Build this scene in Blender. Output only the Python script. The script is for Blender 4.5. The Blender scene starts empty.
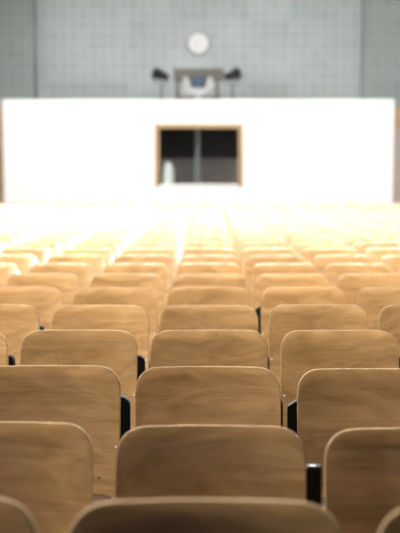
import bpy, bmesh, math, random
from mathutils import Vector
random.seed(11)
S = bpy.context.scene
COL = S.collection
R = math.radians

# ------------------------------------------------------------------ camera numbers
F = 1051.0            # focal length in px of a 400 px wide frame
PITCH = R(5.03)
YAW = R(0.49)
CAMZ = 1.503
SEATTOP = 0.84
SP = 0.55             # seat pitch
D0, DS, NROWS = 1.885, 0.853, 27

# ------------------------------------------------------------------ materials
def new_mat(name):
    m = bpy.data.materials.new(name); m.use_nodes = True
    nt = m.node_tree
    return m, nt, nt.nodes['Principled BSDF']

def plain(name, col, rough=0.5, metal=0.0, noise=0.0, nscale=12.0, spec=0.5):
    m, nt, b = new_mat(name)
    b.inputs['Roughness'].default_value = rough
    b.inputs['Metallic'].default_value = metal
    b.inputs['Specular IOR Level'].default_value = spec
    tc = nt.nodes.new('ShaderNodeTexCoord')
    n = nt.nodes.new('ShaderNodeTexNoise'); n.inputs['Scale'].default_value = nscale
    n.inputs['Detail'].default_value = 4
    r = nt.nodes.new('ShaderNodeValToRGB')
    k = noise
    r.color_ramp.elements[0].position = 0.3; r.color_ramp.elements[1].position = 0.7
    r.color_ramp.elements[0].color = (col[0]*(1-k), col[1]*(1-k), col[2]*(1-k), 1)
    r.color_ramp.elements[1].color = (min(1, col[0]*(1+k)), min(1, col[1]*(1+k)), min(1, col[2]*(1+k)), 1)
    nt.links.new(tc.outputs['Object'], n.inputs['Vector'])
    nt.links.new(n.outputs['Fac'], r.inputs['Fac'])
    nt.links.new(r.outputs['Color'], b.inputs['Base Color'])
    return m

def wood(name, dark, light, rough=0.30, coat=1.0, scale=1.0, vertical=False):
    m, nt, b = new_mat(name)
    N, L = nt.nodes, nt.links
    tc = N.new('ShaderNodeTexCoord'); oi = N.new('ShaderNodeObjectInfo')
    mul = N.new('ShaderNodeMath'); mul.operation = 'MULTIPLY'; mul.inputs[1].default_value = 37.0
    L.new(oi.outputs['Random'], mul.inputs[0])
    cmb = N.new('ShaderNodeCombineXYZ')
    for i in range(3): L.new(mul.outputs[0], cmb.inputs[i])
    add = N.new('ShaderNodeVectorMath'); add.operation = 'ADD'
    L.new(tc.outputs['Object'], add.inputs[0]); L.new(cmb.outputs[0], add.inputs[1])
    mp = N.new('ShaderNodeMapping')
    mp.inputs['Scale'].default_value = (11*scale, 2*scale, 1.6*scale) if vertical else (2.0*scale, 2*scale, 6.5*scale)
    L.new(add.outputs[0], mp.inputs['Vector'])
    # broad figure of the veneer
    n1 = N.new('ShaderNodeTexNoise'); n1.inputs['Scale'].default_value = 1.5
    n1.inputs['Detail'].default_value = 6; n1.inputs['Roughness'].default_value = 0.6; n1.inputs['Distortion'].default_value = 1.8
    L.new(mp.outputs[0], n1.inputs['Vector'])
    # fine fibre
    mp2 = N.new('ShaderNodeMapping')
    mp2.inputs['Scale'].default_value = (150, 4, 6) if vertical else (7, 4, 150)
    L.new(add.outputs[0], mp2.inputs['Vector'])
    n2 = N.new('ShaderNodeTexNoise'); n2.inputs['Scale'].default_value = 1.0; n2.inputs['Detail'].default_value = 3
    L.new(mp2.outputs[0], n2.inputs['Vector'])
    mix = N.new('ShaderNodeMix'); mix.data_type = 'FLOAT'; mix.inputs[0].default_value = 0.22
    L.new(n1.outputs['Fac'], mix.inputs[2]); L.new(n2.outputs['Fac'], mix.inputs[3])
    rp = N.new('ShaderNodeValToRGB')
    rp.color_ramp.elements[0].position = 0.30; rp.color_ramp.elements[0].color = (*dark, 1)
    rp.color_ramp.elements[1].position = 0.64; rp.color_ramp.elements[1].color = (*light, 1)
    L.new(mix.outputs[0], rp.inputs['Fac'])
    # sparse dark veins
    mp3 = N.new('ShaderNodeMapping')
    mp3.inputs['Scale'].default_value = (9, 2, .8) if vertical else (1.0, 2, 9)
    L.new(add.outputs[0], mp3.inputs['Vector'])
    n3 = N.new('ShaderNodeTexNoise'); n3.inputs['Scale'].default_value = 1.1; n3.inputs['Detail'].default_value = 3; n3.inputs['Distortion'].default_value = .8
    L.new(mp3.outputs[0], n3.inputs['Vector'])
    r3 = N.new('ShaderNodeValToRGB')
    e = r3.color_ramp.elements
    e[0].position = 0.30; e[0].color = (.55, .45, .38, 1)
    e[1].position = 0.37; e[1].color = (1, 1, 1, 1)
    L.new(n3.outputs['Fac'], r3.inputs['Fac'])
    mm = N.new('ShaderNodeMix'); mm.data_type = 'RGBA'; mm.blend_type = 'MULTIPLY'; mm.inputs[0].default_value = 0.45
    L.new(rp.outputs['Color'], mm.inputs[6]); L.new(r3.outputs['Color'], mm.inputs[7])
    # small knocks and pin holes
    vo = N.new('ShaderNodeTexVoronoi'); vo.inputs['Scale'].default_value = 7.0
    L.new(add.outputs[0], vo.inputs['Vector'])
    r4 = N.new('ShaderNodeValToRGB'); e = r4.color_ramp.elements
    e[0].position = 0.03; e[0].color = (.25, .18, .12, 1); e[1].position = 0.05; e[1].color = (1, 1, 1, 1)
    L.new(vo.outputs['Distance'], r4.inputs['Fac'])
    m4 = N.new('ShaderNodeMix'); m4.data_type = 'RGBA'; m4.blend_type = 'MULTIPLY'; m4.inputs[0].default_value = 0.8
    L.new(mm.outputs[2], m4.inputs[6]); L.new(r4.outputs['Color'], m4.inputs[7])
    # a little difference of tone from seat to seat
    hv = N.new('ShaderNodeHueSaturation')
    mr = N.new('ShaderNodeMapRange'); mr.inputs[3].default_value = 0.86; mr.inputs[4].default_value = 1.1
    L.new(oi.outputs['Random'], mr.inputs[0]); L.new(mr.outputs[0], hv.inputs['Value'])
    L.new(m4.outputs[2], hv.inputs['Color'])
    L.new(hv.outputs['Color'], b.inputs['Base Color'])
    b.inputs['Roughness'].default_value = rough
    b.inputs['Coat Weight'].default_value = coat
    b.inputs['Coat Roughness'].default_value = 0.12; b.inputs['Coat IOR'].default_value = 1.75
    return m

M_BOARD = wood('varnished_birch', (.24, .122, .034), (.52, .305, .125))
M_EDGE = wood('plywood_edge', (.18, .11, .05), (.26, .17, .085), rough=.8, coat=.0, scale=3)
M_EDGE.node_tree.nodes['Principled BSDF'].inputs['Specular IOR Level'].default_value = .2
M_PAN = wood('dark_seat_panel', (.06, .035, .015), (.11, .065, .03), rough=.5, coat=.2)  # kept dark to cut light bounced onto the seat backs
M_IRON = plain('black_iron', (.008, .008, .010), .65, .0, .2, spec=.2)
M_STEEL = plain('screw_steel', (.62, .60, .56), .28, 1.0, .05)
M_WHITE = plain('white_paint', (.50, .50, .50), .6, 0, .01, 2)
M_PLASTER = plain('pale_plaster', (.72, .71, .68), .8, 0, .03, 2)
M_DARKWALL = plain('added_dark_finish', (.018, .014, .011), .7, 0, .15, 2)  # invented dark finish, unseen, that dims the nearest rows
M_CEIL = plain('ceiling_plaster', (.62, .61, .58), .9, 0, .03, 2)
M_FRAME = wood('oak_frame', (.19, .115, .05), (.28, .18, .08), scale=2, coat=.1)
M_DOOR = wood('honey_door', (.22, .105, .012), (.30, .155, .025), vertical=True)
M_DOORP = wood('pink_brown_door', (.19, .12, .09), (.26, .175, .14), vertical=True)
M_GREYB = plain('grey_brown_metal', (.04, .035, .026), .5, 0, .1)
M_BLACKP = plain('black_plastic', (.012, .013, .016), .5, 0, .1)
M_LIGHTG = plain('light_grey_metal', (.23, .245, .25), .5, 0, .04)
M_BLUE = plain('blue_lens', (.02, .07, .16), .15, 0, .1)
M_CLOCKF = plain('clock_white', (.44, .45, .455), .4, 0, .01)
M_CLOCKR = plain('clock_rim', (.10, .105, .105), .5, .0, .05)
M_INNER = plain('booth_dark_paint', (.035, .037, .04), .8, 0, .1)
M_WAINS = plain('booth_brown_panel', (.30, .25, .235), .7, 0, .08, 4)
M_JUG = plain('matte_white_plastic', (.88, .90, .88), .45, 0, .01)

def glass():
    m, nt, b = new_mat('window_glass')
    N, L = nt.nodes, nt.links
    N.remove(b)
    tr = N.new('ShaderNodeBsdfTransparent'); tr.inputs[0].default_value = (.93, .95, .94, 1)
    gl = N.new('ShaderNodeBsdfGlossy'); gl.inputs['Roughness'].default_value = .03
    fr = N.new('ShaderNodeFresnel'); fr.inputs['IOR'].default_value = 1.45
    mx = N.new('ShaderNodeMixShader')
    L.new(fr.outputs[0], mx.inputs[0]); L.new(tr.outputs[0], mx.inputs[1]); L.new(gl.outputs[0], mx.inputs[2])
    L.new(mx.outputs[0], N['Material Output'].inputs[0])
    return m
M_GLASS = glass()

def emit(name, col, st):
    m, nt, b = new_mat(name)
    b.inputs['Base Color'].default_value = (*col, 1)
    b.inputs['Emission Color'].default_value = (*col, 1)
    b.inputs['Emission Strength'].default_value = st
    return m
M_DAY = emit('daylit_frosted_pane', (.97, .98, 1.0), 12.0)
M_DAYL = emit('brighter_daylit_frosted_pane', (1.0, .985, .975), 35.0)   # left panes set stronger, to brighten the right sides of seats
M_FILL = emit('added_fill_glow', (1, .98, .97), 62.0)  # glow of the fill lights added over the seats
M_BOOTHFILL = emit('booth_fill_glow', (1, .95, .9), 4.0)  # glow of the fill light added inside the booth

def tiles(name, c1, c2, mort, w, h):
    m, nt, b = new_mat(name)
    N, L = nt.nodes, nt.links
    tc = N.new('ShaderNodeTexCoord')
    sp = N.new('ShaderNodeSeparateXYZ'); cb = N.new('ShaderNodeCombineXYZ')
    L.new(tc.outputs['Object'], sp.inputs[0])
    L.new(sp.outputs[0], cb.inputs[0]); L.new(sp.outputs[2], cb.inputs[1])
    br = N.new('ShaderNodeTexBrick'); br.offset = 0.0; br.squash = 1.0
    br.inputs['Scale'].default_value = 1.0
    br.inputs['Brick Width'].default_value = w; br.inputs['Row Height'].default_value = h
    br.inputs['Mortar Size'].default_value = .014; br.inputs['Mortar Smooth'].default_value = .2
    br.inputs['Color1'].default_value = (*c1, 1); br.inputs['Color2'].default_value = (*c2, 1)
    br.inputs['Mortar'].default_value = (*mort, 1)
    L.new(cb.outputs[0], br.inputs['Vector'])
    # groups of tiles of a slightly different tone
    b2 = N.new('ShaderNodeTexBrick'); b2.offset = 0.0
    b2.inputs['Scale'].default_value = 1.0
    b2.inputs['Brick Width'].default_value = w*4; b2.inputs['Row Height'].default_value = h*3
    b2.inputs['Mortar Size'].default_value = 0.0
    b2.inputs['Color1'].default_value = (.90, .90, .90, 1); b2.inputs['Color2'].default_value = (1.06, 1.06, 1.06, 1)
    L.new(cb.outputs[0], b2.inputs['Vector'])
    mx = N.new('ShaderNodeMix'); mx.data_type = 'RGBA'; mx.blend_type = 'MULTIPLY'; mx.inputs[0].default_value = 1
    L.new(br.outputs['Color'], mx.inputs[6]); L.new(b2.outputs['Color'], mx.inputs[7])
    L.new(mx.outputs[2], b.inputs['Base Color'])
    b.inputs['Roughness'].default_value = .45
    return m
M_TILE = tiles('grey_wall_tiles', (.21, .238, .243), (.235, .262, .267), (.285, .315, .32), .26, .26)
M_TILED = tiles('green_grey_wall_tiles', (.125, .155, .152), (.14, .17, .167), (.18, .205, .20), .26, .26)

def floor_mat():
    m, nt, b = new_mat('pale_floor')
    N, L = nt.nodes, nt.links
    tc = N.new('ShaderNodeTexCoord')
    n = N.new('ShaderNodeTexNoise'); n.inputs['Scale'].default_value = 3; n.inputs['Detail'].default_value = 6
    r = N.new('ShaderNodeValToRGB')
    r.color_ramp.elements[0].color = (.70, .67, .62, 1); r.color_ramp.elements[1].color = (.80, .77, .72, 1)
    L.new(tc.outputs['Object'], n.inputs['Vector']); L.new(n.outputs['Fac'], r.inputs['Fac'])
    L.new(r.outputs['Color'], b.inputs['Base Color'])
    b.inputs['Roughness'].default_value = .3
    return m
M_FLOOR = floor_mat()

# ------------------------------------------------------------------ helpers
def link(name, bm, mats, parent=None, loc=None, smooth=False):
    me = bpy.data.meshes.new(name)
    bmesh.ops.recalc_face_normals(bm, faces=bm.faces)
    bm.to_mesh(me); bm.free()
    for m in (mats if isinstance(mats, (list, tuple)) else [mats]): me.materials.append(m)
    if smooth:
        for p in me.polygons: p.use_smooth = True
    o = bpy.data.objects.new(name, me); COL.objects.link(o)
    if parent: o.parent = parent
    if loc: o.location = loc
    return o

def bx(bm, x0, x1, y0, y1, z0, z1, bevel=0.0):
    v = [bm.verts.new((x, y, z)) for x in (x0, x1) for y in (y0, y1) for z in (z0, z1)]
    fs = [bm.faces.new([v[i] for i in q]) for q in ((0,1,3,2),(4,6,7,5),(0,4,5,1),(2,3,7,6),(0,2,6,4),(1,5,7,3))]
    if bevel > 0:
        ed = list({e for f in fs for e in f.edges})
        bmesh.ops.bevel(bm, geom=ed, offset=bevel, segments=2, affect='EDGES', profile=.5)

def prism(bm, pts, a0, a1, axis='y'):
    """pts outline in the plane across 'axis', from a0 to a1"""
    def P(p, a):
        return {'y': (p[0], a, p[1]), 'x': (a, p[0], p[1]), 'z': (p[0], p[1], a)}[axis]
    A = [bm.verts.new(P(p, a0)) for p in pts]; B = [bm.verts.new(P(p, a1)) for p in pts]
    n = len(pts)
    bm.faces.new(A); bm.faces.new(B[::-1])
    for i in range(n): bm.faces.new([A[i], A[(i+1) % n], B[(i+1) % n], B[i]])

def lathe(bm, prof, c, axis='z', n=32):
    rings = []
    for r, h in prof:
        ring = []
        for i in range(n):
            a = 2*math.pi*i/n; u, v = r*math.cos(a), r*math.sin(a)
            p = {'z': (u, v, h), 'y': (u, h, v), 'x': (h, u, v)}[axis]
            ring.append(bm.verts.new((c[0]+p[0], c[1]+p[1], c[2]+p[2])))
        rings.append(ring)
    for a, b in zip(rings, rings[1:]):
        for i in range(n): bm.faces.new([a[i], a[(i+1) % n], b[(i+1) % n], b[i]])
    bm.faces.new(rings[0]); bm.faces.new(rings[-1][::-1])

def empty(name, loc, label, cat, group=None):
    o = bpy.data.objects.new(name, None); COL.objects.link(o)
    o.empty_display_size = .1; o.location = loc
    o['label'] = label; o['category'] = cat
    if group: o['group'] = group
    return o

def struct(o, label=None, cat=None):
    o['kind'] = 'structure'
    if label: o['label'] = label
    if cat: o['category'] = cat
    return o

# ------------------------------------------------------------------ the seat
W, T = 0.2485, 0.013
ZT, ZB = SEATTOP, 0.345
LEAN = 0.085

def board_bm(w, zt, zb, rt, rb, arch, sag, lean, t, nx=28, nz=12, sagp=2.4, belly=.008):
    h = zt - zb
    bm = bmesh.new()
    def top(x):
        a = abs(x)
        z = h - arch*(a/w)**2
        k = a - (w-rt)
        if k > 0:
            q = min(1, k/rt)
            z -= rt*(1-(1-q**2.25)**(1/2.25))
        return z
    def bot(x):
        a = abs(x); k = a-(w-rb)
        return rb*(1-math.sqrt(max(0, 1-min(1, k/rb)**2))) if k > 0 else 0
    def place(x, z, yo):
        q = z/h
        y = sag*(abs(x)/w)**sagp + lean*(0.5-q) - belly*math.sin(math.pi*q) + yo
        return (x, y, zb+z)
    xs = [w*math.sin(math.pi/2*(-1+2*i/nx)) for i in range(nx+1)]
    bev = .003
    def grid(yo, shrink):
        g = []
        for x in xs:
            t0, b0 = top(x), bot(x)
            col = []
            for j in range(nz+1):
                z = b0+(t0-b0)*j/nz
                if shrink:
                    cx, cz = x*(1-bev/w), h/2+(z-h/2)*(1-2*bev/h)
                else: cx, cz = x, z
                col.append(bm.verts.new(place(cx, cz, yo)))
            g.append(col)
        return g
    A = grid(-t/2, True); B = grid(t/2, True)
    for i in range(nx):
        for j in range(nz):
            bm.faces.new([A[i][j], A[i+1][j], A[i+1][j+1], A[i][j+1]])
            bm.faces.new([B[i][j], B[i][j+1], B[i+1][j+1], B[i+1][j]]).material_index = 2
    idx = [(i, 0) for i in range(nx+1)]+[(nx, j) for j in range(1, nz+1)]+[(i, nz) for i in range(nx-1, -1, -1)]+[(0, j) for j in range(nz-1, 0, -1)]
    def loop(yo):
        out = []
        for i, j in idx:
            x = xs[i]; t0, b0 = top(x), bot(x)
            out.append(bm.verts.new(place(x, b0+(t0-b0)*j/nz, yo)))
        return out
    L = [[A[i][j] for i, j in idx], loop(-t/2+bev), loop(t/2-bev), [B[i][j] for i, j in idx]]
    n = len(idx)
    for q in range(3):
        for i in range(n):
            f = bm.faces.new([L[q][i], L[q][(i+1) % n], L[q+1][(i+1) % n], L[q+1][i]])
            f.material_index = 1
    return bm

def make_seat(variant):
    """variant (left piece, right piece) of the iron bracket seen beside the back"""
    root = bpy.data.objects.new('auditorium_seat', None); COL.objects.link(root)
    root.empty_display_size = .1
    link('backrest', board_bm(W, ZT, ZB, .080, .03, -.002, -.036, -LEAN, T, belly=.005, sagp=2.1), [M_BOARD, M_EDGE, M_PAN], root, smooth=True)  # dark rear face cuts light bounced onto the next row
    # seat panel, folded down in front of the back
    bm = board_bm(.225, .43, 0, .06, .03, .0, .010, 0, .014, 18, 8, belly=-.014)
    for v in bm.verts:
        x, y, z = v.co
        v.co = (x, -.056-z, .414-y+.04*z)
    link('seat_panel', bm, [M_PAN, M_EDGE, M_PAN], root, smooth=True)
    for s in (-1, 1):
        xa, xb = s*.204, s*.222
        x0, x1 = min(xa, xb), max(xa, xb)
        bm = bmesh.new()
        prism(bm, [(-.34, 0), (.10, 0), (.10, .02), (.0, .045), (-.03, .10), (-.035, .33), (-.02, .37), (-.06, .375), (-.38, .385),
                   (-.38, .365), (-.13, .355), (-.09, .32), (-.085, .10), (-.12, .05), (-.34, .02)], x0, x1, 'x')
        link('leg', bm, M_IRON, root)
        # arm behind the board that carries it
        bm = bmesh.new()
        prism(bm, [(-.019, .372), (.03, .36), (.045, .50), (.060, .66), (.046, .67), (.026, .60), (.004, .50), (-.018, .40)], x0, x1, 'x')
        link('back_arm', bm, M_IRON, root)
    L_, R_ = variant
    for side, w in ((-1, L_), (1, R_)):
        if not w: continue
        bm = bmesh.new()
        e = W+.001
        y0, y1 = .052, .088
        zt = .725
        if w >= .04:
            pts = [(e-.012, .37), (e+w-.002, .37), (e+w, .42), (e+w, zt), (e+.010, zt), (e+.003, zt-.008), (e-.012, zt-.03)]
        elif side < 0:
            pts = [(e-.012, .37), (e+w, .37), (e+w, zt-.022), (e-.012, zt+.002)]
        else:
            pts = [(e-.012, .37), (e+w, .37), (e+w, zt-.03), (e+w*.85, zt-.014), (e+w*.4, zt-.002), (e-.012, zt+.004)]
        pts = [(side*p[0], p[1]) for p in pts]
        prism(bm, pts, y0, y1, 'y')
        bmesh.ops.recalc_face_normals(bm, faces=bm.faces)
        bmesh.ops.bevel(bm, geom=[q for q in bm.edges], offset=.0015, segments=2, affect='EDGES')
        br = link('side_bracket', bm, M_IRON, root)
        # worn bright top of the bracket
        bm = bmesh.new()
        xa, xb = sorted((side*(e+.008), side*(e+w-.002)))
        zz = zt+.0005 if w >= .04 else zt-.009
        if w >= .04:
            bx(bm, xa+.006, xb-.012, y0+.002, y0+.012, zz, zz+.0025, .001)
            c = link('bracket_cap', bm, M_STEEL, br); c['label'] = 'worn bright metal cap'
    for side in (-1, 1):
        bm = bmesh.new()
        z = .575; q = (z-ZB)/(ZT-ZB)
        xx = side*(W-.013)
        yy = -.036*(abs(xx)/W)**2.1 - LEAN*(.5-q) - .005*math.sin(math.pi*q) - T/2
        lathe(bm, [(.0025, -.0028), (.0045, -.002), (.0052, 0.001), (.0052, .004)], (xx, yy, z), 'y', 12)
        sc = link('screw', bm, M_STEEL, root, smooth=True); sc['label'] = 'small round steel screw head'
    return root

VAR = {'R': (0, .026), 'W': (0, .046), 'L': (.026, 0), 'S': (.006, .010), 'N': (0, 0), 'T': (0, .012)}
protos = {}
def children(o): return [c for c in o.children]
KIDS = {}
def get_seat(v):
    if v not in protos:
        protos[v] = make_seat(VAR[v]); r = protos[v]
        KIDS[v] = [(c, [g for g in bpy.data.objects if g.parent == c]) for c in bpy.data.objects if c.parent == r]
        return r
    src = protos[v]
    r = src.copy(); COL.objects.link(r)
    for c, gs in KIDS[v]:
        d = c.copy(); COL.objects.link(d); d.parent = r
        for g in gs:
            h = g.copy(); COL.objects.link(h); h.parent = d
    return r

ORD = ['nearest', 'second', 'third', 'fourth', 'fifth', 'sixth', 'seventh', 'eighth', 'ninth', 'tenth', 'eleventh', 'twelfth',
       'thirteenth', 'fourteenth', 'fifteenth', 'sixteenth', 'seventeenth', 'eighteenth', 'nineteenth', 'twentieth',
       'twenty-first', 'twenty-second', 'twenty-third', 'twenty-fourth', 'twenty-fifth', 'twenty-sixth', 'farthest']
NUM = ['', 'one', 'two', 'three', 'four', 'five', 'six', 'seven', 'eight', 'nine', 'ten']

SPECIAL = {  # (row, column): (variant, dx, dz)
    (0, 0): ('N', -.007, .068), (0, -1): ('N', -.004, .074), (0, 1): ('N', -.002, .062),
    (1, 0): ('W', .005, .000), (1, -1): ('N', .0, .008), (1, 1): ('N', .0, -.006),
    (2, -1): ('R', .0, .003), (2, 0): ('T', -.003, .0), (2, 1): ('L', .0, -.006),
    (3, -1): ('R', .0, .0), (3, 0): ('S', .0, .0), (3, 1): ('R', .002, .0),
    (4, -1): ('N', 0, 0), (4, 0): ('S', 0, 0), (4, 1): ('N', 0, .004),
}
XOFF = 0.0
half = 5.55
count = 0
for k in range(NROWS):
    d = D0+DS*k
    zc = d*math.cos(PITCH)+.66*math.sin(PITCH)
    xl = -209/F*zc; xr = 191/F*zc
    for c in range(-10, 11):
        x = c*SP
        extra = .62 if k < 20 else .1
        if x+.25 < xl-extra or x-.25 > xr+extra or abs(x) > half: continue
        rnd = random.Random(k*100+c+50)
        v, dx, dz = SPECIAL.get((k, c), (rnd.choice('RSTNLN' if k < 6 else 'N'), rnd.uniform(-.003, .003), rnd.uniform(-.003, .003)))
        if k == 0 and (k, c) not in SPECIAL: dz = .066; v = 'N'
        o = get_seat(v)
        o.location = (x+dx, d-LEAN/2, dz)
        o.rotation_euler = (0, 0, rnd.uniform(-.006, .006))
        side = 'in the middle column' if c == 0 else '%s %s %s of the middle column' % (NUM[abs(c)], 'place' if abs(c) == 1 else 'places', 'left' if c < 0 else 'right')
        row = 'nearest row' if k == 0 else ('farthest row' if k == NROWS-1 else ORD[k]+' row from the camera')
        row = row.replace('from the camera', 'back')
        tone = 'brown plywood seat' if k < 5 else 'pale brown plywood seat' if k < 12 else 'whitish sunlit plywood seat'
        lab = '%s %s, %s' % (tone, side, row)
        o['label'] = lab; o['category'] = 'seat'
        o['group'] = 'rows of folding plywood seats'
        count += 1
print('SEATS', count)

# ------------------------------------------------------------------ room shell
RX0, RX1 = -6.4, 6.4
YB, YF = -4.5, 27.6      # behind the camera, tiled wall
H = 6.7
def slab(name, x0, x1, y0, y1, z0, z1, m):
    bm = bmesh.new(); bx(bm, x0, x1, y0, y1, z0, z1)
    return struct(link(name, bm, m))
slab('floor', RX0-.3, RX1+.3, YB-.3, YF+.3, -.2, 0, M_FLOOR)
# low riser that lifts the nearest row
bm = bmesh.new(); bx(bm, -5.6, 5.6, YB, D0+.36, 0.0, .062)
struct(link('floor_riser', bm, M_DARKWALL))
slab('ceiling', RX0-.3, RX1+.3, 3.0, YF+.3, H, H+.2, M_CEIL)
slab('ceiling_stage', RX0-.3, RX1+.3, YB-.3, 3.0, H, H+.2, M_DARKWALL)  # near part made dark to keep light off the nearest rows
slab('wall_back', RX0-.3, RX1+.3, YB-.3, YB, 0, H, M_DARKWALL)

def sidewall(name, x, s, wins, z0, z1):
    bm = bmesh.new()
    xa, xb = sorted((x, x+s*.3))
    y = .5
    bx(bm, xa, xb, .5, YF, 0, z0); bx(bm, xa, xb, .5, YF, z1, H)
    for a, b in wins:
        bx(bm, xa, xb, y, a, z0, z1); y = b
    bx(bm, xa, xb, y, YF, z0, z1)
    struct(link(name, bm, M_PLASTER))
    bm = bmesh.new(); bx(bm, xa, xb, YB, .5, 0, H)
    struct(link(name+'_rear', bm, M_DARKWALL))
WINS = [(4.6+2.6*i, 4.6+2.6*i+.9) for i in range(7)]
WZ0, WZ1 = 1.9, 5.8
LWINS = [(1.6, 2.9)] + WINS
sidewall('wall_left', RX0, -1, LWINS, WZ0, WZ1)
sidewall('wall_right', RX1, 1, WINS, WZ0, WZ1)
n = 0
for s, x, wins in ((-1, RX0, LWINS), (1, RX1, WINS)):
    for a, b in wins:
        n += 1
        bm = bmesh.new()
        xa, xb = sorted((x+s*.02, x+s*.10))
        fw = .07
        bx(bm, xa, xb, a, a+fw, WZ0, WZ1); bx(bm, xa, xb, b-fw, b, WZ0, WZ1)
        bx(bm, xa, xb, a+fw, b-fw, WZ0, WZ0+fw); bx(bm, xa, xb, a+fw, b-fw, WZ1-fw, WZ1)
        bx(bm, xa, xb, (a+b)/2-.03, (a+b)/2+.03, WZ0+fw, WZ1-fw)
        bx(bm, xa, xb, a+fw, (a+b)/2-.03, 3.7, 3.76); bx(bm, xa, xb, (a+b)/2+.03, b-fw, 3.7, 3.76)
        w = struct(link('window_%d' % n, bm, M_LIGHTG))
        bm = bmesh.new()
        xp = x+s*.105
        xa, xb = sorted((xp, xp+s*.012))
        bx(bm, xa, xb, a+.005, b-.005, WZ0+.005, WZ1-.005)
        link('pane', bm, M_DAYL if s < 0 else M_DAY, w)

# rows of long fill lights, added to grade and whiten the seat backs
first = None
for j in range(9):
    for i in range(-2, 3):
        lx, ly = i*2.3, 3.5+1.9*j
        if first is None:
            first = empty('added_fill_light', (lx, ly, H), 'long white fill light added under the unseen hall ceiling above the seats', 'ceiling light', 'fill lights added in rows under the hall ceiling')
            bm = bmesh.new(); bx(bm, -.80, .80, -.11, .11, -.06, -.001, .006); la = link('housing', bm, M_LIGHTG, first)
            bm = bmesh.new(); bx(bm, -.77, .77, -.085, .085, -.085, -.061, .006); lb = link('diffuser', bm, M_FILL, first)
        else:
            r = first.copy(); COL.objects.link(r); r.location = (lx, ly, H)
            for q in (la, lb):
                e = q.copy(); COL.objects.link(e); e.parent = r

# tiled end wall: wide centre field and two darker side fields that stand forward
def px(xp, d, up=0.0):   # x of a pixel column at distance d, 'up' metres above the eye
    zc = d*math.cos(PITCH)-up*math.sin(PITCH)
    a = math.atan((xp-200)/F*zc/d)-YAW
    return d*math.tan(a)
x1, x2 = px(38, YF), px(360, YF)
slab('wall_front', RX0-.3, RX1+.3, YF, YF+.3, 0, H, M_TILE)
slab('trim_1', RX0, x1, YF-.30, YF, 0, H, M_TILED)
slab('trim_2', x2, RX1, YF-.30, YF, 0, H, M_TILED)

# ------------------------------------------------------------------ white projection booth
BY = 25.0            # its front face
BD = .16
bl, brr = px(3.2, BY, .8), px(393.4, BY, .8)
BH = CAMZ+(174-100.2)/F*BY*1.0
wx0, wx1 = px(155, BY), px(242.6, BY)
wz0, wz1 = CAMZ-(187-174)/F*BY, CAMZ+(174-124.7)/F*BY
bm = bmesh.new()
bx(bm, bl, wx0, BY, BY+BD, 0, BH); bx(bm, wx1, brr, BY, BY+BD, 0, BH)
bx(bm, wx0, wx1, BY, BY+BD, 0, wz0); bx(bm, wx0, wx1, BY, BY+BD, wz1, BH)
YS = YF-.30
bx(bm, bl, bl+.12, BY+BD, YS, 0, BH-.12); bx(bm, brr-.12, brr, BY+BD, YS, 0, BH-.12)
bx(bm, bl, brr, BY+BD, YS, BH-.12, BH)
wb = struct(link('wall_booth', bm, M_WHITE))
# booth lining: dark upper wall, brown wainscot
slab('wall_booth_inner', bl+.13, brr-.13, YS-.06, YS-.01, 0, BH-.13, M_INNER)
WA = CAMZ+(174-158.5)/F*(YS-.1)
slab('baseboard_booth', bl+.13, brr-.13, YS-.10, YS-.061, 0, WA, M_WAINS)

# window of the booth
fw = .10
bm = bmesh.new()
y0, y1 = BY-.03, BY+.12
bx(bm, wx0, wx0+fw, y0, y1, wz0, wz1, .004); bx(bm, wx1-fw, wx1, y0, y1, wz0, wz1, .004)
bx(bm, wx0+fw, wx1-fw, y0, y1, wz1-fw, wz1, .004)
bw = struct(link('window_16', bm, M_FRAME), 'timber-framed viewing window in the white booth wall', 'window')
bm = bmesh.new(); bx(bm, wx0+fw, wx1-fw, BY+.05, BY+.056, wz0+.06, wz1-fw)
link('pane', bm, M_GLASS, bw)
bm = bmesh.new(); bx(bm, wx0+fw, wx1-fw, BY-.06, BY+.14, wz0, wz0+.07, .006)
sl = link('sill', bm, M_WHITE, bw); sl['label'] = 'white painted sill'

# grey-white pipe standing in the booth behind the glass
xp_ = px(197.5, BY+1.2)
bm = bmesh.new()
lathe(bm, [(.10, 0), (.10, .02), (.05, .03), (.062, .05), (.062, BH-.13)], (xp_, BY+1.2, 0), 'z', 20)
for z in (.9, 1.9, 2.7): lathe(bm, [(.075, z), (.075, z+.05)], (xp_, BY+1.2, 0), 'z', 20)
o = link('pipe', bm, M_LIGHTG, smooth=False)
o['label'] = 'pale upright pipe inside the booth, seen through the window'; o['category'] = 'pipe'

# desk in the booth with a white canister on it
dx0, dx1 = px(158, BY+.5), px(240, BY+.5)
zt = CAMZ-(184.5-174)/F*(BY+.4)
t = empty('desk', ((dx0+dx1)/2, BY+.5, 0), 'pale narrow desk inside the booth below the window glass', 'desk')
hw = (dx1-dx0)/2
bm = bmesh.new(); bx(bm, -hw, hw, -.28, .28, zt-.04, zt, .005); link('desktop', bm, M_LIGHTG, t)
for sx in (-1, 1):
    for sy in (-1, 1):
        bm = bmesh.new(); cx, cy = sx*(hw-.06), sy*.22
        bx(bm, cx-.025, cx+.025, cy-.025, cy+.025, 0, zt-.04); link('leg', bm, M_LIGHTG, t)
cx = px(168.0, BY+.4)
t = empty('canister', (cx, BY+.4, zt+.001), 'white rounded canister at the left end of the booth window', 'canister')
bm = bmesh.new()
lathe(bm, [(.12, 0), (.145, .01), (.15, .06), (.147, .25), (.135, .38), (.11, .45), (.078, .49)], (0, 0, 0), 'z', 28)
link('body', bm, M_JUG, t, smooth=True)
bm = bmesh.new(); lathe(bm, [(.076, .491), (.074, .53), (.05, .55), (.02, .555)], (0, 0, 0), 'z', 24)
link('lid', bm, M_JUG, t, smooth=True)

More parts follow.
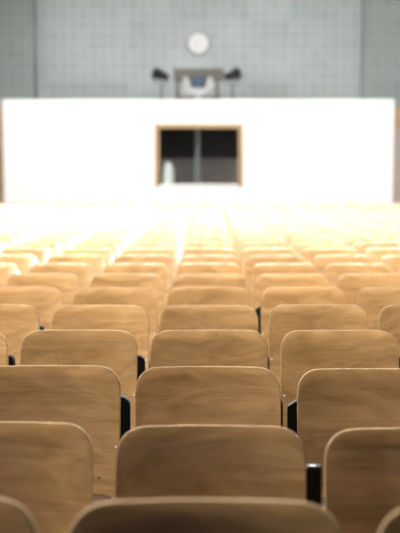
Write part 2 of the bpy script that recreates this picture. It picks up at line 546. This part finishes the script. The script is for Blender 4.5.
# fill light added inside the booth, to lift its dark interior
lx = px(198, BY+1.0)
t = empty('booth_fill_light', (lx, BY+.55, BH-.13), 'batten fill light added under the booth ceiling, above the window', 'lamp')
bm = bmesh.new(); bx(bm, -.7, .7, -.06, .06, -.05, -.001, .005); link('housing', bm, M_LIGHTG, t)
bm = bmesh.new(); bx(bm, -.66, .66, -.045, .045, -.075, -.051, .008); link('diffuser', bm, M_BOOTHFILL, t)

# ------------------------------------------------------------------ doors beside the booth
def door(idx, x0, x1, y, m, label, ztr):
    bm = bmesh.new(); bx(bm, x0+.06, x1-.06, y-.05, y-.005, .01, ztr-.03, .004)
    d = struct(link('door_%d' % idx, bm, m), label, 'door')
    bm = bmesh.new()
    bx(bm, x0, x0+.06, y-.10, y-.002, 0, BH+.0); bx(bm, x1-.06, x1, y-.10, y-.002, 0, BH+.0)
    bx(bm, x0+.06, x1-.06, y-.10, y-.002, BH-.06, BH); bx(bm, x0+.06, x1-.06, y-.10, y-.002, ztr-.03, ztr+.05)
    link('door_frame', bm, M_FRAME, d)
    bm = bmesh.new(); bx(bm, x0+.06, x1-.06, y-.045, y-.01, ztr+.05, BH-.06)
    link('transom_panel', bm, M_DOOR, d)
    hx = x1-.16 if idx == 1 else x0+.16
    bm = bmesh.new(); lathe(bm, [(.012, -.052), (.012, -.09), (.03, -.095), (.033, -.12), (.02, -.135)], (hx, y, 1.05), 'y', 16)
    link('door_knob', bm, M_STEEL, d, smooth=True)
ztr = CAMZ+(174-130)/F*(YS)
door(1, bl-1.15, bl-.02, YS, M_DOOR, 'honey-brown wooden door at the left end of the white booth', ztr)
door(2, brr+.02, brr+1.15, YS, M_DOORP, 'pinkish-brown wooden door at the right end of the white booth', ztr)

# ------------------------------------------------------------------ wall clock
cy = YF
cxx, czz = px(198.5, cy), CAMZ+(174-46)/F*cy
t = empty('wall_clock', (cxx, cy, czz), 'round white wall clock on the grey tiles above the booth', 'clock')
bm = bmesh.new(); lathe(bm, [(.29, -.001), (.30, -.04), (.295, -.085), (.275, -.09), (.268, -.062), (.10, -.060)], (0, 0, 0), 'y', 48)
link('rim', bm, M_CLOCKR, t, smooth=False)
bm = bmesh.new(); lathe(bm, [(.267, -.066), (.267, -.075)], (0, 0, 0), 'y', 48)
link('dial', bm, M_CLOCKF, t)

# ------------------------------------------------------------------ equipment on top of the booth
ey = BY+.7
def ex(p): return px(p, ey)
def ez(p): return CAMZ+(174-p)/F*ey
t = empty('equipment_rack', (ex(198), ey, BH), 'grey-brown metal rail on two stubby posts, on top of the booth', 'rack')
X = lambda p: ex(p)-ex(198)
Z = lambda p: ez(p)-BH
bm = bmesh.new(); bx(bm, X(174), X(223.5), -.06, .06, Z(83), Z(70.5), .01); link('rail', bm, M_GREYB, t)
for p in (178, 217):
    bm = bmesh.new(); bx(bm, X(p-1.6), X(p+1.6), -.05, .05, 0.02, Z(83)-.001); link('post', bm, M_GREYB, t)
bm = bmesh.new(); bx(bm, X(175), X(221), -.14, .14, 0.001, .10, .01); link('base', bm, M_GREYB, t)
# projector in its pale cradle, in front of the rail
py = -.30
t2 = empty('projector', (ex(198), ey+py, BH), 'small dark projector with a blue lens held in a pale cradle, on the booth', 'projector')
bm = bmesh.new()
prism(bm, [(X(184), Z(80)), (X(188), Z(80)), (X(190), Z(90)), (X(206), Z(90)), (X(208), Z(80)), (X(212.5), Z(80)), (X(211), Z(92)), (X(207), Z(96)), (X(189), Z(96)), (X(185), Z(92))], -.06, .06, 'y')
link('cradle', bm, M_LIGHTG, t2)
bm = bmesh.new(); bx(bm, X(196), X(200), -.04, .04, 0.012, Z(96)); bx(bm, X(190), X(206), -.09, .09, .001, .012); link('stand', bm, M_LIGHTG, t2)
bm = bmesh.new(); bx(bm, X(190.5), X(205.5), -.10, .12, Z(90)+.002, Z(79), .02); link('body', bm, M_BLACKP, t2)
bm = bmesh.new(); lathe(bm, [(.075, -.10), (.075, -.15), (.06, -.155), (.055, -.14)], (0, 0, (Z(90)+Z(79))/2), 'y', 24); link('lens', bm, M_BLUE, t2)

def spot(xpix, ang, label):
    t = empty('spotlight', (ex(xpix), ey, BH), label, 'spotlight', 'stage spotlights on the booth')
    zc = (Z(69)+Z(85))/2
    bm = bmesh.new(); bx(bm, -.09, .09, -.07, .07, .0005, .015); bx(bm, -.018, .018, -.018, .018, .015, zc-.19); bx(bm, -.17, .17, -.02, .02, zc-.20, zc-.18)
    bx(bm, -.17, -.155, -.02, .02, zc-.18, zc+.02); bx(bm, .155, .17, -.02, .02, zc-.18, zc+.02)
    link('yoke', bm, M_BLACKP, t)
    bm = bmesh.new()
    lathe(bm, [(.06, .20), (.095, .17), (.11, 0), (.15, -.16), (.15, -.18), (.13, -.175), (.10, -.05)], (0, 0, 0), 'y', 24)
    h = link('lamp_head', bm, M_BLACKP, t); h.location = (0, 0, zc); h.rotation_euler = (R(-12), 0, ang)
spot(161.5, R(-55), 'dark spotlight standing apart left of the rail, on the booth')
spot(231.8, R(50), 'dark spotlight at the right end of the rail, on the booth')

# ------------------------------------------------------------------ world, camera
w = bpy.data.worlds.new('World'); S.world = w; w.use_nodes = True
w.node_tree.nodes['Background'].inputs[0].default_value = (.8, .85, .9, 1)
w.node_tree.nodes['Background'].inputs[1].default_value = .1

cam = bpy.data.cameras.new('Camera'); co = bpy.data.objects.new('Camera', cam); COL.objects.link(co)
cam.sensor_fit = 'HORIZONTAL'; cam.sensor_width = 24.0
cam.lens = 24.0*F/400
co.location = (0, 0, CAMZ)
co.rotation_euler = (math.pi/2-PITCH, 0, YAW)
cam.dof.use_dof = True; cam.dof.focus_distance = 3.9
cam.dof.aperture_fstop = 2.2
cam.clip_end = 100
S.camera = co

S.view_settings.view_transform = 'Standard'; S.view_settings.look = 'None'
S.view_settings.gamma = 1; S.view_settings.use_curve_mapping = False
S.view_settings.exposure = 0.36
S.cycles.max_bounces = 8; S.cycles.diffuse_bounces = 5
S.cycles.use_denoising = True
S.cycles.caustics_reflective = False; S.cycles.caustics_refractive = False
